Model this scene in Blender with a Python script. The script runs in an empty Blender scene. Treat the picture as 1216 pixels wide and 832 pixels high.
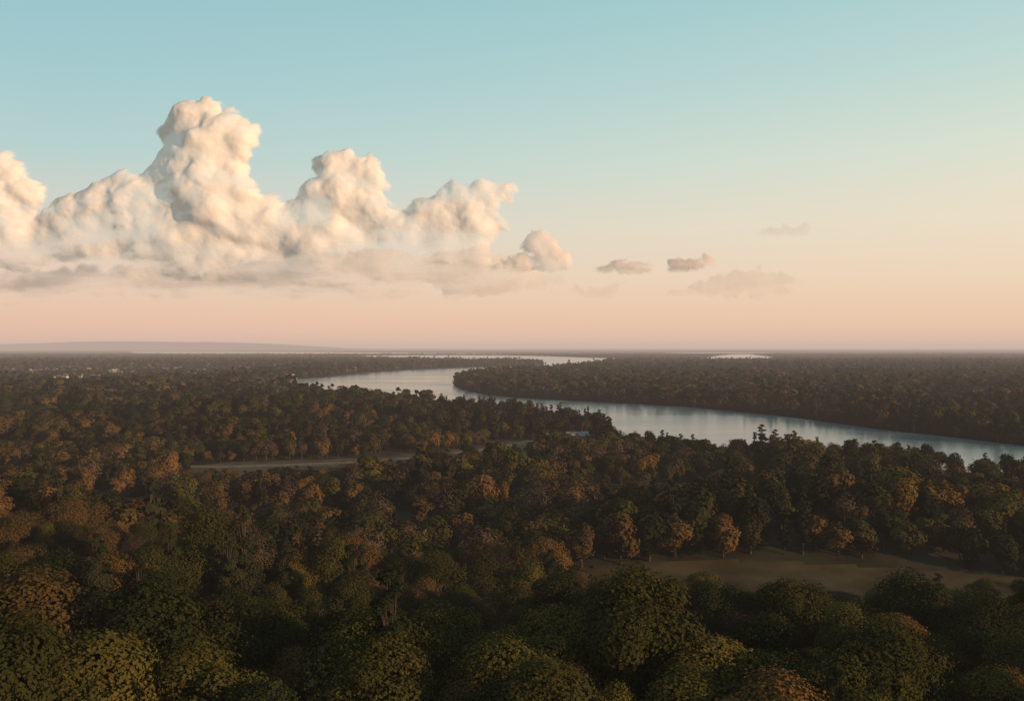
import bpy, math, numpy as np
from mathutils import Vector
scene = bpy.context.scene
rng = np.random.default_rng(7)
HAZE = True

# ------------------------------------------------------------------ helpers
def link(o): scene.collection.objects.link(o); return o
def sstep(a, b, x):
    t = np.clip((x - a) / (b - a), 0, 1); return t * t * (3 - 2 * t)
def vhash(xi, yi, seed):
    h = (xi * 374761393 + yi * 668265263 + seed * 974634777) & 0xffffffff
    h = ((h ^ (h >> 13)) * 1274126177) & 0xffffffff
    h = h ^ (h >> 16)
    return (h & 0xffffff) / float(0xffffff)
def vnoise(x, y, seed=0):
    xi = np.floor(x).astype(np.int64); yi = np.floor(y).astype(np.int64)
    fx = x - xi; fy = y - yi
    fx = fx * fx * (3 - 2 * fx); fy = fy * fy * (3 - 2 * fy)
    a = vhash(xi, yi, seed); b = vhash(xi + 1, yi, seed)
    c = vhash(xi, yi + 1, seed); d = vhash(xi + 1, yi + 1, seed)
    return (a * (1 - fx) + b * fx) * (1 - fy) + (c * (1 - fx) + d * fx) * fy
def fbm(x, y, seed=0, octv=5):
    s = 0; a = 0.5; t = 0
    for i in range(octv):
        s = s + a * vnoise(x, y, seed + i * 17); t += a
        x = x * 2.03 + 11.3; y = y * 2.03 + 5.7; a *= 0.5
    return s / t
def mesh_from(name, V, F, mats=(), mi=None, smooth=False, attrs=None):
    V = np.asarray(V, dtype=np.float32); F = np.asarray(F, dtype=np.int32)
    me = bpy.data.meshes.new(name)
    n, k = F.shape
    me.vertices.add(len(V)); me.vertices.foreach_set("co", V.ravel())
    me.loops.add(n * k); me.loops.foreach_set("vertex_index", F.ravel())
    me.polygons.add(n); me.polygons.foreach_set("loop_start", np.arange(0, n * k, k, dtype=np.int32))
    me.polygons.foreach_set("use_smooth", np.full(n, smooth))
    for m in mats: me.materials.append(m)
    if mi is not None: me.polygons.foreach_set("material_index", np.asarray(mi, dtype=np.int32))
    me.update(calc_edges=True)
    if attrs:
        for an, arr in attrs.items():
            at = me.attributes.new(an, 'FLOAT', 'POINT')
            at.data.foreach_set("value", np.asarray(arr, dtype=np.float32))
    return me
def inpoly(x, y, poly):
    ins = np.zeros(x.shape, bool); n = len(poly)
    for i in range(n):
        x1, y1 = poly[i]; x2, y2 = poly[(i + 1) % n]
        if y1 == y2: continue
        c = ((y1 > y) != (y2 > y)) & (x < (x2 - x1) * (y - y1) / (y2 - y1) + x1)
        ins ^= c
    return ins
def polydist(x, y, pts, closed=True):
    d = np.full(x.shape, 1e9); n = len(pts)
    for i in range(n if closed else n - 1):
        ax, ay = pts[i]; bx, by = pts[(i + 1) % n]
        dx, dy = bx - ax, by - ay
        t = np.clip(((x - ax) * dx + (y - ay) * dy) / (dx * dx + dy * dy + 1e-9), 0, 1)
        d = np.minimum(d, np.hypot(x - ax - t * dx, y - ay - t * dy))
    return d
def smooth_poly(pts, it=2):
    for _ in range(it):
        q = []; n = len(pts)
        for i in range(n):
            a = pts[i]; b = pts[(i + 1) % n]
            q.append((a[0] * .75 + b[0] * .25, a[1] * .75 + b[1] * .25))
            q.append((a[0] * .25 + b[0] * .75, a[1] * .25 + b[1] * .75))
        pts = q
    return pts

# ------------------------------------------------------------------ materials
def newmat(name):
    m = bpy.data.materials.new(name); m.use_nodes = True
    nt = m.node_tree; nt.nodes.clear()
    out = nt.nodes.new('ShaderNodeOutputMaterial')
    return m, nt, out
def N(nt, t, **kw):
    n = nt.nodes.new(t)
    for k, v in kw.items(): setattr(n, k, v)
    return n
def ramp(nt, stops, fac=None):
    r = nt.nodes.new('ShaderNodeValToRGB')
    e = r.color_ramp.elements
    while len(e) > 1: e.remove(e[-1])
    e[0].position = stops[0][0]; e[0].color = (*stops[0][1], 1)
    for p, c in stops[1:]:
        q = e.new(p); q.color = (*c, 1)
    if fac is not None: nt.links.new(fac, r.inputs[0])
    return r
def math_(nt, op, a, b=None):
    n = nt.nodes.new('ShaderNodeMath'); n.operation = op
    for i, v in enumerate((a, b)):
        if v is None: continue
        if isinstance(v, (int, float)): n.inputs[i].default_value = v
        else: nt.links.new(v, n.inputs[i])
    return n.outputs[0]

def leaf_mat(name, stops, transl=0.3):
    m, nt, out = newmat(name); L = nt.links
    oi = N(nt, 'ShaderNodeObjectInfo'); at = N(nt, 'ShaderNodeAttribute', attribute_name='tint')
    geo = N(nt, 'ShaderNodeNewGeometry')
    nz = N(nt, 'ShaderNodeTexNoise'); nz.inputs['Scale'].default_value = 0.011; nz.inputs['Detail'].default_value = 1
    L.new(geo.outputs['Position'], nz.inputs['Vector'])
    f = math_(nt, 'MULTIPLY', oi.outputs['Random'], 0.65)
    f2 = math_(nt, 'MULTIPLY', at.outputs['Fac'], 0.3)
    f3 = math_(nt, 'MULTIPLY', nz.outputs['Fac'], 0.9)
    s = math_(nt, 'ADD', math_(nt, 'ADD', f, f2), f3)
    s = math_(nt, 'SUBTRACT', s, 0.48)
    r = ramp(nt, stops, s)
    d = N(nt, 'ShaderNodeBsdfDiffuse'); L.new(r.outputs[0], d.inputs[0])
    if transl > 0:
        t = N(nt, 'ShaderNodeBsdfTranslucent')
        mx = N(nt, 'ShaderNodeMixShader'); mx.inputs[0].default_value = transl
        L.new(r.outputs[0], t.inputs[0])
        L.new(d.outputs[0], mx.inputs[1]); L.new(t.outputs[0], mx.inputs[2])
        L.new(mx.outputs[0], out.inputs[0])
    else: L.new(d.outputs[0], out.inputs[0])
    return m
LEAF_G = leaf_mat('foliage_green', [(0, (.013, .018, .008)), (.3, (.025, .028, .010)), (.55, (.045, .042, .012)), (.8, (.088, .070, .017)), (1, (.14, .096, .022))], .15)
LEAF_A = leaf_mat('foliage_autumn', [(0, (.048, .034, .014)), (.4, (.085, .052, .019)), (.75, (.135, .072, .024)), (1, (.19, .095, .030))], .15)
LEAF_B = leaf_mat('foliage_brown', [(0, (.045, .031, .021)), (.5, (.082, .052, .033)), (1, (.13, .08, .047))], 0)
LEAF_P = leaf_mat('foliage_pine', [(0, (.012, .016, .009)), (.5, (.019, .023, .011)), (1, (.038, .037, .016))], 0)
def plain(name, col, rough=.8, scale=None, var=.35, spec=.3):
    m, nt, out = newmat(name); L = nt.links
    p = N(nt, 'ShaderNodeBsdfPrincipled'); p.inputs['Roughness'].default_value = rough
    p.inputs['Specular IOR Level'].default_value = spec
    geo = N(nt, 'ShaderNodeNewGeometry')
    nz = N(nt, 'ShaderNodeTexNoise'); nz.inputs['Scale'].default_value = scale or .5; nz.inputs['Detail'].default_value = 6
    L.new(geo.outputs['Position'], nz.inputs['Vector'])
    r = ramp(nt, [(.25, tuple(c * (1 - var) for c in col)), (.75, tuple(min(1, c * (1 + var)) for c in col))], nz.outputs['Fac'])
    L.new(r.outputs[0], p.inputs['Base Color']); L.new(p.outputs[0], out.inputs[0])
    return m
BARK = plain('bark', (.05, .04, .03), .9, 3, .35, 0)

def ground_mat():
    m, nt, out = newmat('ground'); L = nt.links
    p = N(nt, 'ShaderNodeBsdfDiffuse')
    geo = N(nt, 'ShaderNodeNewGeometry')
    mp = N(nt, 'ShaderNodeMapping'); mp.inputs['Scale'].default_value = (.0006, .0011, .001)
    L.new(geo.outputs['Position'], mp.inputs[0])
    n1 = N(nt, 'ShaderNodeTexNoise'); n1.inputs['Scale'].default_value = 1; n1.inputs['Detail'].default_value = 8
    n1.inputs['Roughness'].default_value = .6
    L.new(mp.outputs[0], n1.inputs['Vector'])
    n2 = N(nt, 'ShaderNodeTexNoise'); n2.inputs['Scale'].default_value = .035; n2.inputs['Detail'].default_value = 8
    L.new(geo.outputs['Position'], n2.inputs['Vector'])
    r1 = ramp(nt, [(.32, (.024, .024, .014)), (.48, (.040, .037, .021)), (.60, (.085, .068, .040)), (.72, (.14, .105, .07))], n1.outputs['Fac'])
    r2 = ramp(nt, [(.3, (.45, .45, .45)), (.7, (1.5, 1.45, 1.4))], n2.outputs['Fac'])
    mx = N(nt, 'ShaderNodeMix', data_type='RGBA', blend_type='MULTIPLY'); mx.inputs[0].default_value = 1
    L.new(r1.outputs[0], mx.inputs[6]); L.new(r2.outputs[0], mx.inputs[7])
    L.new(mx.outputs[2], p.inputs[0])
    bp = N(nt, 'ShaderNodeBump'); bp.inputs['Distance'].default_value = 2; bp.inputs['Strength'].default_value = .6
    L.new(n2.outputs['Fac'], bp.inputs['Height']); L.new(bp.outputs[0], p.inputs['Normal'])
    L.new(p.outputs[0], out.inputs[0])
    return m

def water_mat():
    m, nt, out = newmat('water'); L = nt.links
    p = N(nt, 'ShaderNodeBsdfPrincipled')
    p.inputs['Base Color'].default_value = (.15, .18, .18, 1)
    p.inputs['IOR'].default_value = 1.33
    geo = N(nt, 'ShaderNodeNewGeometry')
    n1 = N(nt, 'ShaderNodeTexNoise'); n1.inputs['Scale'].default_value = .5; n1.inputs['Detail'].default_value = 4
    L.new(geo.outputs['Position'], n1.inputs['Vector'])
    mp = N(nt, 'ShaderNodeMapping'); mp.inputs['Scale'].default_value = (.0025, .007, .01)
    L.new(geo.outputs['Position'], mp.inputs[0])
    n2 = N(nt, 'ShaderNodeTexNoise'); n2.inputs['Scale'].default_value = 1; n2.inputs['Detail'].default_value = 3
    L.new(mp.outputs[0], n2.inputs['Vector'])
    rr = N(nt, 'ShaderNodeMapRange'); rr.inputs['From Min'].default_value = .3; rr.inputs['From Max'].default_value = .7
    rr.inputs['To Min'].default_value = .12; rr.inputs['To Max'].default_value = .24
    L.new(n2.outputs['Fac'], rr.inputs[0]); L.new(rr.outputs[0], p.inputs['Roughness'])
    bp = N(nt, 'ShaderNodeBump'); bp.inputs['Distance'].default_value = .10; bp.inputs['Strength'].default_value = .3
    L.new(n1.outputs['Fac'], bp.inputs['Height']); L.new(bp.outputs[0], p.inputs['Normal'])
    L.new(p.outputs[0], out.inputs[0])
    return m

# ------------------------------------------------------------------ terrain
def hz(X, Y):
    X = np.asarray(X, float); Y = np.asarray(Y, float)
    reach = 300 + np.clip(-X, 0, 400) * .35
    z = 37 * (1 - sstep(105, reach, Y))
    z = z + 3 * (1 - sstep(-50, 120, Y))
    m = sstep(140, 260, Y) * (1 - sstep(440, 540, Y))
    rid = np.clip(fbm(X / 210 + 3.1, Y / 62 + 1.7, 5, 3) - .40, 0, 1) * 3.2
    z = z + m * 15 * rid * (1 - np.exp(-(((X - 120) / 150) ** 4 + ((Y - 320) / 80) ** 4)))
    z = z + 12 * np.exp(-(((X + 330) / 190) ** 2 + ((Y - 1120) / 150) ** 2) * 1.4)
    ml = sstep(-120, -260, X) * sstep(700, 800, Y) * (1 - sstep(1250, 1400, Y))
    z = z + ml * 16 * np.clip(fbm(X / 260 + 7.1, Y / 90 + 2.7, 15, 3) - .42, 0, 1) * 2.6
    z = z + 9 * np.exp(-(((X + 900) / 300) ** 2 + ((Y - 1500) / 250) ** 2))
    return z
def axis(lo, hi, step, far):
    mid = np.arange(lo, hi + step, step)
    g = np.geomspace(step, far, 50)
    return np.concatenate([(lo - g)[::-1], mid, hi + g])
gx = axis(-1300, 1300, 14, 90000); gy = axis(-200, 1800, 10, 90000)
GX, GY = np.meshgrid(gx, gy)
GZ = hz(GX, GY)
V = np.stack([GX.ravel(), GY.ravel(), GZ.ravel()], 1)
ny, nx = GX.shape
ii = (np.arange(ny - 1)[:, None] * nx + np.arange(nx - 1)[None, :]).ravel()
F = np.stack([ii, ii + 1, ii + 1 + nx, ii + nx], 1)
link(bpy.data.objects.new('ground', mesh_from('ground', V, F, [ground_mat()], smooth=True)))

# ------------------------------------------------------------------ water
RIVER = [(2600, 800), (800, 800), (526, 800), (489, 847), (463, 935), (424, 1010), (389, 1163), (335, 1299), (261, 1429), (134, 1538),
         (19, 1639), (-64, 1786), (-120, 2000), (-159, 2326), (-162, 2703), (-83, 3125), (108, 3571), (318, 4082),
         (430, 4600), (497, 4800), (591, 5556), (875, 6061), (1360, 6252), (1800, 6452), (2300, 7600), (3184, 11765), (2659, 11111), (1700, 7800), (1360, 6752),
         (1031, 7143), (570, 8333), (289, 9524), (-480, 10526), (-1690, 10000), (-1428, 8000), (-868, 7143), (-276, 6061),
         (160, 5263), (190, 4850), (117, 4545), (-190, 4167), (-394, 3846), (-532, 3333), (-581, 2941), (-604, 2564), (-597, 2222),
         (-520, 2050), (-400, 1750), (-270, 1515), (-144, 1420), (-10, 1300), (86, 1110), (112, 960), (96, 862), (105, 815), (142, 781),
         (209, 752), (270, 725), (322, 690), (375, 649), (411, 625), (800, 610), (2600, 610)]
LAGOON = [(-9000, 21000), (-5200, 18600), (-2143, 14600), (380, 12700), (1700, 11900), (1650, 11500), (380, 11100), (-1875, 11400), (-3700, 12000), (-5600, 12900)]
LAG2 = [(2300, 14500), (4200, 15500), (4300, 14000), (2600, 13500)]
RIV_S = smooth_poly(RIVER, 2)
def poly_obj(name, polys, z, mat):
    import bmesh
    bm = bmesh.new()
    for pl in polys:
        vs = [bm.verts.new((x, y, z)) for x, y in pl]
        f = bm.faces.new(vs)
        bmesh.ops.triangulate(bm, faces=[f])
    for f in bm.faces:
        f.normal_update()
        if f.normal.z < 0: f.normal_flip()
    me = bpy.data.meshes.new(name); bm.to_mesh(me); bm.free(); me.materials.append(mat)
    return link(bpy.data.objects.new(name, me))
WATER = water_mat()
poly_obj('river', [RIV_S], .4, WATER)
LAG_S = smooth_poly(LAGOON, 2)
CALM, nt, out = newmat('calm_water')
gl = N(nt, 'ShaderNodeBsdfPrincipled'); gl.inputs['Base Color'].default_value = (.14, .17, .175, 1); gl.inputs['Roughness'].default_value = .06; gl.inputs['IOR'].default_value = 1.33
nt.links.new(gl.outputs[0], out.inputs[0])
poly_obj('distant_lagoon', [LAG_S, smooth_poly(LAG2, 2)], .6, CALM)
BEACH = [(-640, 2060), (-650, 2250), (-630, 2520), (-600, 2760), (-585, 2700), (-590, 2540), (-585, 2250), (-510, 2090), (-420, 1830), (-440, 1800), (-540, 1990)]
poly_obj('sand_beach', [smooth_poly(BEACH, 1)], .3, plain('sand', (.36, .28, .19), .9, .05))

# ------------------------------------------------------------------ fields and road
FIELD = smooth_poly([(22, 338), (90, 322), (215, 312), (250, 335), (225, 362), (120, 378), (50, 384), (18, 368)], 2)
STRIP = smooth_poly([(35, 552), (90, 538), (150, 545), (165, 590), (120, 604), (60, 600)], 1)
MEADOW = smooth_poly([(-245, 655), (-150, 635), (-70, 655), (0, 705), (45, 800), (88, 850), (88, 900), (45, 912), (10, 905), (-28, 850), (-80, 790), (-135, 750), (-255, 730)], 2)
CLEAR2 = smooth_poly([(-420, 600), (-330, 585), (-330, 640), (-420, 650)], 1)
CLEAR3 = smooth_poly([(-800, 1180), (-700, 1180), (-690, 1350), (-810, 1360)], 1)
def drape(name, poly, mat, step, dz):
    P = np.array(poly); x0, y0 = P.min(0); x1, y1 = P.max(0)
    xs = np.arange(x0 - step, x1 + step, step); ys = np.arange(y0 - step, y1 + step, step)
    X, Y = np.meshgrid(xs, ys)
    c = inpoly((X + step / 2).ravel(), (Y + step / 2).ravel(), poly).reshape(X.shape)[:-1, :-1].ravel()
    n = X.shape[1]
    i = (np.arange(X.shape[0] - 1)[:, None] * n + np.arange(n - 1)[None, :]).ravel()[c]
    F = np.stack([i, i + 1, i + 1 + n, i + n], 1)
    V = np.stack([X.ravel(), Y.ravel(), (hz(X, Y) + dz).ravel()], 1)
    return link(bpy.data.objects.new(name, mesh_from(name, V, F, [mat], smooth=True)))
GRASS = plain('dry_grass', (.075, .052, .026), .95, .06, .5, 0)
drape('grass_field', FIELD, GRASS, 3, .5)
drape('grass_clearing', STRIP, GRASS, 3, .5)
drape('meadow', MEADOW, plain('meadow_grass', (.10, .070, .040), .95, .05, .5, 0), 4, .35)
ROAD = [(-520, 690), (-330, 705), (-230, 700), (-184, 709), (-143, 722), (-108, 738), (-64, 768), (-22, 826), (20, 888), (60, 925)]
def resample(p, n):
    p = np.array(p, float); t = np.r_[0, np.cumsum(np.hypot(*np.diff(p, axis=0).T))]
    s = np.linspace(0, t[-1], n); q = np.stack([np.interp(s, t, p[:, 0]), np.interp(s, t, p[:, 1])], 1)
    for _ in range(8): q[1:-1] = (q[:-2] + q[1:-1] * 2 + q[2:]) / 4
    return q
rq = resample(ROAD, 140)
tg = np.gradient(rq, axis=0); tg /= np.linalg.norm(tg, axis=1)[:, None]; nr = np.stack([-tg[:, 1], tg[:, 0]], 1)
def strip(name, off0, off1, dz, mat, dash=False):
    a = rq + nr * off0; b = rq + nr * off1
    z = np.maximum(hz(rq[:, 0], rq[:, 1]), 0) + dz
    V = np.concatenate([np.c_[a, z], np.c_[b, z]]); n = len(rq)
    i = np.arange(n - 1)
    if dash: i = i[::2]
    return bpy.data.objects.new(name, mesh_from(name, V, np.stack([i, i + 1, i + 1 + n, i + n], 1), [mat]))
road = link(bpy.data.objects.new('country_road', None))
ASPH = plain('road_asphalt', (.16, .12, .095), .85, .3, .2, 0)
for nm, a, b, dz, mt, ds in [('gravel_verge', -7, 7, .56, plain('gravel', (.22, .145, .10), .95, .12, .4, 0), False), ('carriageway', -3.4, 3.4, .62, ASPH, False),
                             ('kerb_left', -3.7, -3.4, .74, plain('kerb', (.25, .22, .19)), False), ('kerb_right', 3.4, 3.7, .74, plain('kerb2', (.25, .22, .19)), False),
                             ('centre_line', -.08, .08, .63, plain('road_paint', (.7, .7, .66)), True)]:
    o = link(strip(nm, a, b, dz, mt, ds)); o.parent = road

# ------------------------------------------------------------------ tree meshes
def cone(p0, p1, r0, r1, seg):
    p0 = np.array(p0, float); p1 = np.array(p1, float); d = p1 - p0; d /= np.linalg.norm(d) + 1e-9
    u = np.cross(d, [1, .2, .1]); u /= np.linalg.norm(u); v = np.cross(d, u)
    a = np.linspace(0, 2 * np.pi, seg, endpoint=False)[:, None]
    ring = np.cos(a) * u + np.sin(a) * v
    V = np.concatenate([p0 + ring * r0, p1 + ring * r1])
    i = np.arange(seg); j = (i + 1) % seg
    return V, np.stack([i, j, j + seg, i + seg], 1)
def rdir(r, n):
    v = r.normal(size=(n, 3)); return v / np.linalg.norm(v, axis=1)[:, None]
def make_tree(name, seed, H, R, nleaf, leaf, kind, mat, nl=20, seg=7):
    r = np.random.default_rng(seed)
    Vs, Fs, off = [], [], 0
    def add(V, F):
        nonlocal off
        Vs.append(V); Fs.append(F + off); off += len(V)
    if kind == 'pine':
        hh = H * r.uniform(.30, 1.0, nl); hh[0] = H * .97
        rad = R * (1.02 - (np.clip(hh / H - .3, 0, 1) / .72) ** 1.3 * .85)
        an = r.uniform(0, 6.28, nl); q = r.uniform(.25, .7, nl)
        C = np.stack([np.cos(an) * rad * q, np.sin(an) * rad * q, hh], 1)
        LR = np.maximum(rad * r.uniform(.35, .5, nl), R * .16); flatz = .6
        cc = np.array([0, 0, H * .6])
    else:
        cc = np.array([0, 0, H * .50]); d = rdir(r, nl)
        flip = (d[:, 2] < 0) & (r.random(nl) < .45); d[flip, 2] *= -1
        ax = np.array([R * .70 * r.uniform(.8, 1.1), R * .70 * r.uniform(.8, 1.1), H * .36])
        C = cc + d * ax * r.uniform(.5, 1.06, (nl, 1))
        C[:2] = cc + d[:2] * ax * .2
        LR = R * r.uniform(.22, .46, nl); flatz = .9
    sx = r.normal(0, .25, 2)
    tb = max(.16, H * .02)
    mid = np.array([sx[0], sx[1], H * .3])
    add(*cone((0, 0, -1.5), mid, tb * 1.35, tb * .8, seg))
    add(*cone(mid, (sx[0] * 1.5, sx[1] * 1.5, H * (.9 if kind == 'pine' else .7)), tb * .8, tb * .15, seg))
    for k in range(nl):
        b = mid + np.array([0, 0, (C[k, 2] - mid[2]) * .5 if C[k, 2] > mid[2] else -H * .05])
        add(*cone(b, C[k], tb * .35, tb * .08, 4))
    if kind == 'bare':
        m = max(60, nleaf // 12)
        k = r.integers(0, nl, m); dd = rdir(r, m); dd[:, 2] = np.abs(dd[:, 2]) * .8
        for q in range(m):
            a = C[k[q]] ; add(*cone(a, a + dd[q] * LR[k[q]] * r.uniform(.8, 1.5), tb * .07, tb * .02, 3))
    nb = sum(len(f) for f in Fs)
    tintb = np.zeros(off)
    w = LR ** 2; n0 = int(nleaf * 1.7)
    k = r.choice(nl, n0, p=w / w.sum()); d = rdir(r, n0)
    sh = 1 - np.abs(r.normal(0, .2, n0)) + r.normal(0, .11, n0)
    if kind == 'bare': sh = r.uniform(.3, 1.35, n0)
    P = C[k] + d * (LR[k] * sh)[:, None] * np.array([1, 1, flatz])
    dist = np.linalg.norm((P[:, None, :] - C[None]) / np.array([1, 1, flatz]), axis=2) / LR[None]
    keep = (dist.min(1) > .5) & ~((d[:, 2] < -.3) & (r.random(n0) < .5)) & (P[:, 2] > .4)
    P = P[keep][:nleaf]; d = d[keep][:nleaf]; k = k[keep][:nleaf]; n = len(P)
    outw = P - cc; outw /= np.linalg.norm(outw, axis=1)[:, None] + 1e-6
    near = nleaf > 5000
    nn = d * (.6 if near else .45) + outw * (.65 if near else .9) + r.normal(0, .30 if near else .22, (n, 3)); nn /= np.linalg.norm(nn, axis=1)[:, None]
    t = np.cross(nn, rdir(r, n)); t /= np.linalg.norm(t, axis=1)[:, None] + 1e-6; b = np.cross(nn, t)
    s = leaf * r.uniform(.5, 1.3, (n, 1)); bw = .62 if kind != 'bare' else .3
    Q = np.stack([P + t * s, P + b * s * bw + nn * s * .12, P - t * s * .9, P - b * s * bw + nn * s * .12], 1).reshape(-1, 3)
    lt = r.random(nl)
    tint = np.repeat(np.clip(lt[k] * .65 + r.random(n) * .35, 0, 1), 4)
    Fq = np.arange(n * 4).reshape(-1, 4)
    V = np.concatenate(Vs + [Q]); F = np.concatenate(Fs + [Fq + off])
    mi = np.r_[np.zeros(nb), np.ones(n)]
    me = mesh_from(name, V, F, [BARK, mat], mi, attrs={'tint': np.r_[tintb, tint]})
    return me
def library(tag, spec):
    c = bpy.data.collections.new(tag)
    for i, s in enumerate(spec):
        c.objects.link(bpy.data.objects.new('%s_%02d' % (tag, i), make_tree('%s_%02d' % (tag, i), *s)))
    return c
def spec(n, lf, nl, seg):
    return [(1, 16, 6.3, n, lf, 'oak', LEAF_G, nl, seg), (2, 17, 5.6, n, lf, 'oak', LEAF_G, nl, seg), (3, 14.5, 6.6, n, lf, 'oak', LEAF_G, nl + 4, seg),
            (4, 15.5, 5.4, n, lf, 'oak', LEAF_G, nl, seg), (5, 15, 6.0, n, lf, 'oak', LEAF_A, nl, seg), (6, 15.5, 5.6, int(n * .55), lf, 'bare', LEAF_B, nl, seg),
            (7, 18.5, 4.0, int(n * .7), lf, 'pine', LEAF_P, nl, seg)]
NEAR = library('broadleaf_tree_near', spec(24000, .19, 40, 8))
MID = library('broadleaf_tree_mid', spec(1700, .66, 24, 4))
FAR = library('broadleaf_tree_far', spec(260, 1.6, 9, 3))

def scatter(name, P, sc, ix, coll):
    n = len(P); me = bpy.data.meshes.new(name)
    me.vertices.add(n); me.vertices.foreach_set('co', np.asarray(P, np.float32).ravel())
    a = me.attributes.new('rz', 'FLOAT', 'POINT'); a.data.foreach_set('value', rng.uniform(0, 6.283, n).astype(np.float32))
    a = me.attributes.new('sc', 'FLOAT_VECTOR', 'POINT'); a.data.foreach_set('vector', np.asarray(sc, np.float32).ravel())
    a = me.attributes.new('ix', 'INT', 'POINT'); a.data.foreach_set('value', np.asarray(ix, np.int32))
    o = link(bpy.data.objects.new(name, me))
    ng = bpy.data.node_groups.new(name, 'GeometryNodeTree')
    ng.interface.new_socket('Geometry', in_out='INPUT', socket_type='NodeSocketGeometry')
    ng.interface.new_socket('Geometry', in_out='OUTPUT', socket_type='NodeSocketGeometry')
    gi = ng.nodes.new('NodeGroupInput'); go = ng.nodes.new('NodeGroupOutput')
    ci = ng.nodes.new('GeometryNodeCollectionInfo'); ci.inputs['Collection'].default_value = coll
    ci.inputs['Separate Children'].default_value = True; ci.inputs['Reset Children'].default_value = True
    iop = ng.nodes.new('GeometryNodeInstanceOnPoints'); iop.inputs['Pick Instance'].default_value = True
    def na(nm, t):
        x = ng.nodes.new('GeometryNodeInputNamedAttribute'); x.data_type = t; x.inputs['Name'].default_value = nm; return x.outputs['Attribute']
    cx = ng.nodes.new('ShaderNodeCombineXYZ')
    L = ng.links
    L.new(gi.outputs[0], iop.inputs['Points']); L.new(ci.outputs[0], iop.inputs['Instance'])
    L.new(na('rz', 'FLOAT'), cx.inputs[2]); L.new(cx.outputs[0], iop.inputs['Rotation'])
    L.new(na('sc', 'FLOAT_VECTOR'), iop.inputs['Scale']); L.new(na('ix', 'INT'), iop.inputs['Instance Index'])
    L.new(iop.outputs[0], go.inputs[0])
    md = o.modifiers.new('instances', 'NODES'); md.node_group = ng
    return o

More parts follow.
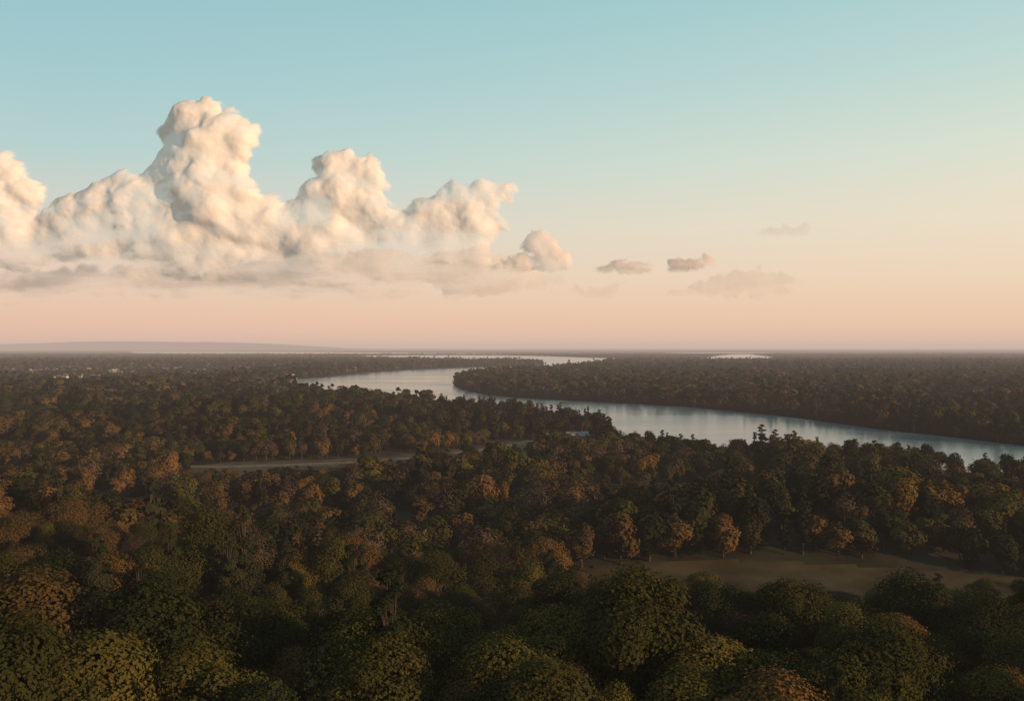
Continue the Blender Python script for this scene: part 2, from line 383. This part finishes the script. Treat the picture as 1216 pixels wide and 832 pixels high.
HEROES = [(5.2, 163, 0, 1.4), (27, 143, 2, 1.2), (42, 155, 0, 1.15), (-3, 136, 2, 1.35), (62, 164, 1, 1.35), (50, 196, 5, 1.3), (8, 188, 1, 1.1),
          (-28, 150, 5, 1.45), (-14, 168, 3, 1.1), (-66, 172, 4, 1.3), (-62, 132, 0, 1.15), (-84, 155, 1, 1.35), (72, 128, 4, .95), (-45, 120, 3, 1.0), (88, 150, 2, 1.25), (13, 116, 1, .85)]
HOUSEPOS = [(66, 898, 17), (40, 905, 14), (-765, 1320, 30), (-735, 1335, 20), (-632, 2560, 16)]
def place(y0, y1, sp, seed, mul, margin=.64):
    r = np.random.default_rng(seed)
    xs = np.arange(-margin * y1 - 60, margin * y1 + 60, sp); ys = np.arange(y0, y1, sp * .92)
    X, Y = np.meshgrid(xs, ys); X[1::2] += sp / 2
    X = X.ravel() + r.uniform(-.45, .45, X.size) * sp; Y = Y.ravel() + r.uniform(-.45, .45, Y.size) * sp
    k = (np.abs(X) < margin * Y + 50) & (Y >= y0) & (Y < y1)
    X, Y = X[k], Y[k]
    k = ~inpoly(X, Y, RIV_S)
    for pl in (FIELD, STRIP, MEADOW, CLEAR2, CLEAR3): k &= ~inpoly(X, Y, pl)
    if y0 > 1000: k &= ~inpoly(X, Y, BEACH)
    X, Y = X[k], Y[k]
    dr = polydist(X, Y, RIV_S); k = dr > (3 if y1 < 1600 else 5)
    if y0 < 1000: k &= polydist(X, Y, ROAD, False) > 9
    for hx, hy, hr in HOUSEPOS: k &= ~((np.abs(X - hx) < hr) & (Y > hy - hr * 2.2) & (Y < hy + hr))
    if y0 < 200:
        for h in HEROES: k &= np.hypot(X - h[0], Y - h[1]) > 7.5
    tw = (X > -2000) & (X < -900) & (Y > 2200) & (Y < 4000)
    k &= ~(tw & (r.random(len(X)) < .88 * (fbm(X / 140, Y / 200, 77, 2) > .42)))
    gap = fbm(X / 110 + 9, Y / 27 + 4, 31, 3)
    gth = np.where(Y < 330, .30, .37)
    behind = (X > -10) & (X < 290) & (Y > 340) & (Y < 470)      # closed wood behind the grass field
    k &= ~((gap < gth) & (r.random(len(X)) < .92) & ~behind)
    # winding treeless swales that separate the rows of woodland
    for yc, hw, sd in ((232, 8, 1), (292, 10, 2), (428, 14, 3), (496, 15, 4), (655, 16, 5), (980, 22, 6), (1180, 26, 7)):
        c = yc + 46 * (fbm(X / 170 + sd * 3.3, X * 0 + sd, 200 + sd, 3) - .5) * (yc / 300)
        seg = fbm(X / 120 + sd * 9.1, X * 0 + 3.3, 240 + sd, 2) > .38
        k &= ~((np.abs(Y - c) < hw) & seg & ~behind)
    X, Y, dr, tw = X[k], Y[k], dr[k], tw[k]; n = len(X)
    big = fbm(X / 80, Y / 42, 12, 3)
    s = (.55 + .88 * big) * r.uniform(.68, 1.30, n) * mul
    ry = np.interp(X, rq[:, 0], rq[:, 1])
    low = ((Y < ry) & (Y > ry - 150) & (X > -235) & (X < -105)) | ((Y < ry) & (Y > ry - 100) & (X > -88) & (X < 25)) | ((X > 24) & (X < 82) & (Y > 755) & (Y < 900))
    lowf = np.where(low, r.uniform(.28, .55, n), 1) * np.where(tw, .65, 1)
    lowf = lowf * np.where((X > 15) & (X < 260) & (Y > 225) & (Y < 345), r.uniform(.42, .66, n), 1)
    band = sstep(260, 360, Y) * (1 - sstep(650, 1000, Y))
    aut = .06 + .14 * sstep(30, -90, X) * (Y < 330) + .32 * band * sstep(420, -120, X) + .12 * (fbm(X / 60, Y / 50, 55, 2) > .56)
    bare = .05 + .08 * band + .12 * sstep(900, 1500, Y)
    pine = .06 + .24 * (fbm(X / 90, Y / 90, 91, 2) > .58) + .10 * (dr < 22)
    u = r.random(n); ix = r.integers(0, 4, n)
    ix = np.where(u < pine, 6, ix); ix = np.where((u >= pine) & (u < pine + aut), 4, ix)
    ix = np.where((u >= pine + aut) & (u < pine + aut + bare), 5, ix)
    Z = np.maximum(hz(X, Y), 0) - .2
    sc = np.stack([s * r.uniform(.9, 1.15, n) * lowf ** .5, s * r.uniform(.9, 1.15, n) * lowf ** .5, (s / mul) * (1 + (mul - 1) * .5) * r.uniform(.85, 1.12, n) * lowf], 1)
    return np.stack([X, Y, Z], 1), sc, ix
P, sc, ix = place(96, 340, 10.3, 1, 1.28); scatter('forest', P, sc, ix, NEAR)
P, sc, ix = place(340, 1350, 11.2, 2, 1.32); scatter('forest', P, sc, ix, MID)
P, sc, ix = place(1350, 5600, 17, 3, 1.75); scatter('distant_forest', P, sc, ix, FAR)
P, sc, ix = place(5600, 11000, 42, 4, 3.8); sc[:, 2] *= .4; scatter('distant_forest', P, sc, ix, FAR)

names = {0: 'oak_tree', 1: 'oak_tree', 2: 'oak_tree', 3: 'oak_tree', 4: 'autumn_maple_tree', 5: 'bare_branched_tree', 6: 'pine_tree'}
nearlist = sorted(NEAR.objects, key=lambda o: o.name)
for i, (x, y, v, s) in enumerate(HEROES):
    o = link(bpy.data.objects.new(names[v], nearlist[v].data))
    o.location = (x, y, float(hz(x, y)) - .2); o.scale = (s, s, 1 + (s - 1) * .5); o.rotation_euler = (0, 0, i * 1.9)

# ------------------------------------------------------------------ buildings
def box(x0, x1, y0, y1, z0, z1):
    V = [(x, y, z) for z in (z0, z1) for x, y in ((x0, y0), (x1, y0), (x1, y1), (x0, y1))]
    F = [(0, 3, 2, 1), (4, 5, 6, 7), (0, 1, 5, 4), (1, 2, 6, 5), (2, 3, 7, 6), (3, 0, 4, 7)]
    return V, F
def boxes(name, lst, mat, parent):
    V, F = [], []
    for b in lst:
        v, f = box(*b); o = len(V); V += v; F += [[i + o for i in q] for q in f]
    ob = link(bpy.data.objects.new(name, mesh_from(name, V, F, [mat]))); ob.parent = parent; return ob
WHITE = plain('painted_siding', (.62, .58, .53), .7, .8, .1); BRICK = plain('brick', (.26, .14, .10), .85, 2, .2)
ROOFR = plain('roof_tiles', (.20, .12, .09), .8, 1, .3); ROOFG = plain('roof_shingles', (.22, .20, .19), .8, 1, .3)
GLASS = plain('window_glass', (.03, .035, .04), .15, 1, .1, .6); WOOD = plain('door_wood', (.12, .06, .03), .6, 3, .2)
def house(name, x, y, w, d, h, rot, wall, roof):
    e = link(bpy.data.objects.new(name, None)); e.location = (x, y, float(max(hz(x, y), 0))); e.rotation_euler = (0, 0, rot)
    boxes('walls', [(-w / 2, w / 2, -d / 2, d / 2, -.5, h)], wall, e)
    rh = d * .36; ov = .6
    V = [(-w / 2 - ov, -d / 2 - ov, h - .1), (w / 2 + ov, -d / 2 - ov, h - .1), (w / 2 + ov, d / 2 + ov, h - .1), (-w / 2 - ov, d / 2 + ov, h - .1), (-w / 2 - ov, 0, h + rh), (w / 2 + ov, 0, h + rh)]
    me = bpy.data.meshes.new('roof'); me.from_pydata(V, [], [(0, 1, 5, 4), (2, 3, 4, 5), (1, 2, 5), (3, 0, 4), (3, 2, 1, 0)]); me.materials.append(roof)
    o = link(bpy.data.objects.new('roof', me)); o.parent = e
    win = []
    for fl in range(max(1, int(h // 3))):
        n = max(2, int(w // 3))
        for i in range(n):
            cx = -w / 2 + (i + .5) * w / n
            if fl == 0 and i == n // 2: continue
            for sy in (-1, 1): win.append((cx - .6, cx + .6, sy * (d / 2 + .02) - .04, sy * (d / 2 + .02) + .04, 1 + fl * 3, 2.4 + fl * 3))
    boxes('windows', win, GLASS, e)
    cx = -w / 2 + (int(max(2, w // 3)) // 2 + .5) * w / max(2, int(w // 3))
    boxes('door', [(cx - .55, cx + .55, -d / 2 - .07, -d / 2 + .03, 0, 2.1)], WOOD, e)
    boxes('chimney', [(w * .22, w * .22 + .9, .6, 1.5, h, h + rh + 1)], BRICK, e)
house('brick_house', 66, 898, 22, 11, 5.5, .15, BRICK, ROOFG)
house('white_house', 42, 908, 12, 9, 3.6, -.3, WHITE, ROOFR)
house('white_house', -765, 1320, 22, 11, 6.2, .3, WHITE, ROOFG)
house('white_house', -738, 1338, 15, 10, 4.2, -.2, WHITE, ROOFG)
e = link(bpy.data.objects.new('riverside_tower_building', None)); e.location = (-632, 2560, 0)
TAN = plain('tan_render', (.34, .22, .14), .8, .3, .1)
boxes('walls', [(-3, 3, -3, 3, 0, 16), (3, 11, -4, 4, 0, 6), (-1.5, 1.5, -1.5, 1.5, 16, 18)], TAN, e)
boxes('windows', [(-2.6 + i * 2, -1.4 + i * 2, -3.1, -3.02, 2 + f * 3, 3.6 + f * 3) for i in range(3) for f in range(4)], GLASS, e)
boxes('parapet', [(-3.3, 3.3, -3.3, 3.3, 16.002, 16.6)], WHITE, e)
TOWNW = plain('town_walls', (.40, .34, .29), .8, .02, .3); TOWNB = plain('town_brick', (.17, .12, .09), .8, .02, .3); TOWNR = plain('town_roofs', (.13, .115, .105), .8, .02, .3)
r = np.random.default_rng(5); V, F, MI = [], [], []
for _ in range(260):
    x = r.uniform(-2000, -930); y = r.uniform(2350, 4000)
    if fbm(np.array([x / 140]), np.array([y / 200]), 77, 2)[0] < .42: continue
    w, d, h, a = r.uniform(9, 18), r.uniform(9, 13), r.uniform(5, 10), r.uniform(-.5, .5)
    ca, sa = math.cos(a), math.sin(a); rh = d * .35
    pts = [(-w/2,-d/2,0),(w/2,-d/2,0),(w/2,d/2,0),(-w/2,d/2,0),(-w/2,-d/2,h),(w/2,-d/2,h),(w/2,d/2,h),(-w/2,d/2,h),(-w/2,0,h+rh),(w/2,0,h+rh)]
    o = len(V); V += [(x + p[0]*ca - p[1]*sa, y + p[0]*sa + p[1]*ca, p[2]) for p in pts]
    wm = 0 if r.random() < .4 else 2
    for q, m in (((0,1,5,4),wm),((1,2,6,5),wm),((2,3,7,6),wm),((3,0,4,7),wm),((4,5,9,8),1),((6,7,8,9),1),((5,6,9),wm),((7,4,8),wm)):
        F.append([i + o for i in q]); MI.append(m)
me = bpy.data.meshes.new('distant_town'); me.from_pydata(V, [], F); me.materials.append(TOWNW); me.materials.append(TOWNR); me.materials.append(TOWNB)
me.polygons.foreach_set('material_index', MI); link(bpy.data.objects.new('distant_town', me))

# ------------------------------------------------------------------ distant hills
hx = np.linspace(-24000, 26000, 260); rows = np.linspace(0, 1, 9)
X, T = np.meshgrid(hx, rows)
prof = 190 * sstep(-19000, -12500, X) * (1 - sstep(-9800, -4200, X)) * (.75 + .5 * fbm(X / 2600, X * 0, 3, 4)) + 120 * sstep(-9000, -19000, X) + 45 * fbm(X / 3500, X * 0, 8, 4)
Z = prof * np.sin(T * np.pi) * 1.12
Yh = 27000 + T * 5000 + 600 * fbm(X / 1500, T * 3, 4, 3)
n = X.shape[1]; ii = (np.arange(X.shape[0] - 1)[:, None] * n + np.arange(n - 1)[None, :]).ravel()
link(bpy.data.objects.new('distant_hills', mesh_from('distant_hills', np.stack([X.ravel(), Yh.ravel(), Z.ravel() - 3], 1), np.stack([ii, ii + 1, ii + 1 + n, ii + n], 1),
     [plain('hill_forest', (.05, .05, .035), .95, .002)], smooth=True)))

# ------------------------------------------------------------------ haze (homogeneous absorbing layer; added emission stands in for light scattered by air)
if HAZE:
    m, nt, out = newmat('haze')
    sig = 1 / 20000
    ab = N(nt, 'ShaderNodeVolumeAbsorption'); ab.inputs['Color'].default_value = (0, 0, 0, 1); ab.inputs['Density'].default_value = sig
    em = N(nt, 'ShaderNodeEmission'); em.inputs[0].default_value = (.60, .46, .39, 1); em.inputs[1].default_value = sig
    ad = N(nt, 'ShaderNodeAddShader'); nt.links.new(ab.outputs[0], ad.inputs[0]); nt.links.new(em.outputs[0], ad.inputs[1]); nt.links.new(ad.outputs[0], out.inputs['Volume'])
    V, F = box(-70000, 70000, -3000, 88000, -20, 240)
    link(bpy.data.objects.new('haze', mesh_from('haze', V, F, [m])))

# ------------------------------------------------------------------ clouds (lit relief geometry at 12 km+)
def cloud_mat(name, col, tr_mix):
    m, nt, out = newmat(name); L = nt.links
    at = N(nt, 'ShaderNodeAttribute', attribute_name='cover')
    d = N(nt, 'ShaderNodeBsdfDiffuse'); t = N(nt, 'ShaderNodeBsdfTranslucent')
    d.inputs[0].default_value = t.inputs[0].default_value = (*col, 1)
    mx = N(nt, 'ShaderNodeMixShader'); mx.inputs[0].default_value = tr_mix
    L.new(d.outputs[0], mx.inputs[1]); L.new(t.outputs[0], mx.inputs[2])
    tr = N(nt, 'ShaderNodeBsdfTransparent'); m2 = N(nt, 'ShaderNodeMixShader')
    L.new(at.outputs['Fac'], m2.inputs[0]); L.new(tr.outputs[0], m2.inputs[1]); L.new(mx.outputs[0], m2.inputs[2]); L.new(m2.outputs[0], out.inputs[0])
    return m
CM = cloud_mat('cloud_vapour', (1.0, .895, .84), .32)
CM_LOW = cloud_mat('cloud_vapour_low', (1.0, .84, .77), .4)
CM_DIM = cloud_mat('cloud_vapour_thin', (.85, .69, .64), .4)
def blur(H, n):
    for _ in range(n):
        H = np.pad(H, 1, mode='edge')
        H = (H[:-2] + 2 * H[1:-1] + H[2:]) / 4; H = (H[:, :-2] + 2 * H[:, 1:-1] + H[:, 2:]) / 4
    return H
def build_cloud(name, blobs, D, rel, base, fade, amax, seed, step=1.0, edge=10., kids=(22, 9), wamp=5., mat=None):
    r = np.random.default_rng(seed)
    B0 = np.array(blobs, float)
    a0 = (B0[:, 0] - B0[:, 2]).min() - 25; a1 = (B0[:, 0] + B0[:, 2]).max() + 25
    b0 = base - 12; b1 = (B0[:, 1] + B0[:, 3]).max() + 25
    xs = np.arange(a0, a1, step); zs = np.arange(b0, b1, step)
    A, B = np.meshgrid(xs, zs)
    WA = A + (fbm(A / 34, B / 34, seed + 1, 5) - .5) * wamp * 3.2 + (fbm(A / 6, B / 6, seed + 2, 4) - .5) * wamp * 1.5
    WB = B + (fbm(A / 34, B / 34, seed + 3, 5) - .5) * wamp * 3.2 + (fbm(A / 6, B / 6, seed + 4, 4) - .5) * wamp * 1.5
    H = np.zeros_like(A); T = np.zeros_like(A)
    pad = wamp * 2.4 + 2
    def ras(a, b, rx, rz, zc):
        i0 = max(0, int((a - rx - pad - a0) / step)); i1 = min(len(xs), int((a + rx + pad - a0) / step) + 2)
        j0 = max(0, int((b - rz - pad - b0) / step)); j1 = min(len(zs), int((b + rz + pad - b0) / step) + 2)
        if i0 >= i1 or j0 >= j1: return
        w = (slice(j0, j1), slice(i0, i1))
        d2 = ((WA[w] - a) / rx) ** 2 + ((WB[w] - b) / rz) ** 2
        s = np.sqrt(np.clip(1 - d2, 0, 1)) * min(rx, rz)
        H[w] = np.maximum(H[w], np.where(s > 0, s + zc, 0)); T[w] = np.maximum(T[w], s)
    def spawn(a, b, rx, rz, zc, lvl):
        ras(a, b, rx, rz, zc)
        if lvl >= len(kids): return
        R = min(rx, rz)
        if R < 3: return
        for _ in range(kids[lvl]):
            th = r.uniform(0, 6.283); q = math.sqrt(r.random()) * .98
            ca, cb = math.cos(th) * q, math.sin(th) * q
            rc = R * r.uniform(.2, .42)
            if b + cb * rz < base + rc * .6: continue
            spawn(a + ca * rx, b + cb * rz, rc * 1.05, rc * .9, zc + math.sqrt(max(0, 1 - q * q)) * R * .9, lvl + 1)
    for q in blobs: spawn(q[0], q[1], q[2], q[3], r.uniform(0, .35) * q[2], 0)
    hs = blur(H, 5); hl = blur(hs, 60)
    up = sstep(base + 40, base + 150, B)
    patch = .45 + fbm(A / 40, B / 40, seed + 50, 3)
    H = hl + (hs - hl) * (.10 + .26 * up) * patch
    H = H + (fbm(A / 14, B / 12, seed + 9, 5) - .5) * 2.6 * (T > 0)
    Te = blur(T, 3) - 8 * np.clip(fbm(A / 12, B / 9, seed + 60, 5) - .40, 0, 1) * 2.2
    al = sstep(0, 1, Te / edge)
    nb = (fbm(A / 70, B / 14, seed + 20, 5) - .5)
    al = al * sstep(0, 1, (B - base + nb * fade * 1.5) / fade) * amax
    al = al * (1 - .5 * sstep(.45, .7, fbm(A / 60, B / 16, seed + 30, 5)) * (1 - sstep(base + fade, base + fade * 2.2, B)))
    al = al * (1 - .2 * sstep(.50, .72, fbm(A / 30, B / 22, seed + 33, 5)))
    k = D / 1053.0
    V = np.stack([A.ravel() * k, (D - H * k * rel).ravel(), (95 + B * k).ravel()], 1)
    n = A.shape[1]; i = (np.arange(A.shape[0] - 1)[:, None] * n + np.arange(n - 1)[None, :])
    ok = (np.maximum(np.maximum(al[:-1, :-1], al[1:, 1:]), np.maximum(al[1:, :-1], al[:-1, 1:])) > .004)
    i = i[ok]
    F = np.stack([i, i + 1, i + 1 + n, i + n], 1)
    used = np.unique(F); mp = np.full(len(V), -1); mp[used] = np.arange(len(used))
    me = mesh_from(name, V[used], mp[F], [mat or CM], smooth=True, attrs={'cover': al.ravel()[used]})
    return link(bpy.data.objects.new(name, me))
def bl(*t):
    return [(a - 608, 412 - b, c, (d if d else c)) for a, b, c, d in t]
main = bl((235,150,36,32),(280,165,30,28),(212,162,20,0),(252,190,50,44),(225,210,42,38),(198,240,48,38),(262,240,55,45),(155,245,42,36),(118,255,42,32),
          (160,275,60,30),(85,262,32,26),(58,275,30,24),(305,268,44,34),(335,285,36,24),(215,285,70,36),(110,290,60,26),
          (8,212,32,28),(28,236,32,28),(-15,245,42,40),(0,280,46,34),(30,300,50,24),(408,208,30,28),(436,216,22,0),(396,238,36,32),(430,250,32,28),(376,262,36,30),
          (348,262,24,22),(442,196,13,0),(384,196,15,0),(380,292,60,30),(540,244,28,26),(572,238,25,22),(600,234,15,13),(520,262,34,30),(560,270,34,30),(480,278,38,28),(500,252,18,0),
          (458,276,28,22),(540,302,48,32),(480,310,60,28),(280,315,80,28),(400,320,80,26),(160,318,70,22))
build_cloud('cumulus_cloud', main, 12000, .75, 58, 86, 1.0, 11)
lowb = bl((60,335,90,20),(200,335,90,20),(330,328,100,30),(450,328,90,30),(560,324,80,30),(20,350,60,14),(640,335,40,14))
build_cloud('low_cloud_bank', lowb, 13500, .3, 46, 44, .62, 21, 1.5, 16, (8, 3), 9, CM_LOW)
build_cloud('small_cloud', bl((640,292,24,17),(655,310,26,18),(618,314,26,13),(600,320,22,8)), 11000, .7, 80, 16, .85, 31, .8, 8, (14, 6), 4, CM_LOW)
build_cloud('small_cloud', bl((742,317,36,10),(760,315,18,9),(724,320,18,7)), 11000, .7, 84, 10, .8, 41, .8, 6, (12, 5), 5, CM_DIM)
build_cloud('small_cloud', bl((818,313,30,11),(832,308,16,10),(800,318,16,7)), 11200, .7, 88, 8, .8, 51, .8, 6, (12, 5), 5, CM_DIM)
build_cloud('small_cloud', bl((930,275,32,11),(945,272,14,9)), 11200, .5, 125, 12, .25, 61, 1, 6, (8, 4), 7, CM_DIM)
build_cloud('wispy_cloud', bl((880,342,75,14),(915,333,35,12),(715,346,40,10),(830,348,50,9)), 13000, .4, 52, 16, .35, 71, 1.2, 8, (8, 4), 9, CM_DIM)

# ------------------------------------------------------------------ light
sun_dir = Vector((.87, -.49, 0)).normalized(); el = math.radians(11)
s = Vector((sun_dir.x * math.cos(el), sun_dir.y * math.cos(el), math.sin(el)))
ld = bpy.data.lights.new('sun', 'SUN'); ld.energy = 5.0; ld.angle = math.radians(.5); ld.color = (1, .67, .39)
lo = link(bpy.data.objects.new('sun', ld)); lo.rotation_euler = s.to_track_quat('Z', 'Y').to_euler(); lo.location = (0, 0, 300)

w = bpy.data.worlds.new('World'); scene.world = w; w.use_nodes = True; nt = w.node_tree; nt.nodes.clear(); L = nt.links
out = nt.nodes.new('ShaderNodeOutputWorld')
sky = N(nt, 'ShaderNodeTexSky', sky_type='NISHITA'); sky.sun_disc = False; sky.sun_elevation = el; sky.sun_rotation = math.atan2(s.x, s.y)
bg1 = N(nt, 'ShaderNodeBackground'); bg1.inputs[1].default_value = .08; L.new(sky.outputs[0], bg1.inputs[0])
tc = N(nt, 'ShaderNodeTexCoord'); sp = N(nt, 'ShaderNodeSeparateXYZ'); L.new(tc.outputs['Generated'], sp.inputs[0])
r1 = ramp(nt, [(0, (.84, .53, .39)), (.03, (.88, .58, .42)), (.075, (.86, .65, .50)), (.13, (.72, .69, .59)), (.2, (.49, .67, .65)), (.28, (.38, .62, .65)), (.365, (.31, .57, .62)), (.6, (.15, .32, .40)), (1, (.1, .21, .30))], sp.outputs[2])
r2 = ramp(nt, [(0, (.88, .58, .42)), (.03, (.93, .64, .44)), (.075, (.93, .73, .53)), (.13, (.90, .79, .61)), (.2, (.76, .81, .68)), (.28, (.56, .74, .69)), (.365, (.42, .67, .67)), (.6, (.18, .35, .42)), (1, (.1, .21, .30))], sp.outputs[2])
mr = N(nt, 'ShaderNodeMapRange'); mr.inputs['From Min'].default_value = -.45; mr.inputs['From Max'].default_value = .5; L.new(sp.outputs[0], mr.inputs[0])
mx = N(nt, 'ShaderNodeMix', data_type='RGBA'); L.new(mr.outputs[0], mx.inputs[0]); L.new(r1.outputs[0], mx.inputs[6]); L.new(r2.outputs[0], mx.inputs[7])
bg2 = N(nt, 'ShaderNodeBackground'); L.new(mx.outputs[2], bg2.inputs[0])
ms = N(nt, 'ShaderNodeMixShader'); ms.inputs[0].default_value = .92
L.new(bg1.outputs[0], ms.inputs[1]); L.new(bg2.outputs[0], ms.inputs[2]); L.new(ms.outputs[0], out.inputs[0])

# ------------------------------------------------------------------ camera
cam = bpy.data.cameras.new('camera'); cam.lens = 31.17; cam.sensor_width = 36; cam.clip_start = .5; cam.clip_end = 200000
co = link(bpy.data.objects.new('camera', cam)); co.location = (0, 0, 95); co.rotation_euler = (math.radians(90 - .22), 0, 0)
scene.camera = co
scene.view_settings.view_transform = 'Standard'; scene.view_settings.look = 'None'; scene.view_settings.exposure = 0
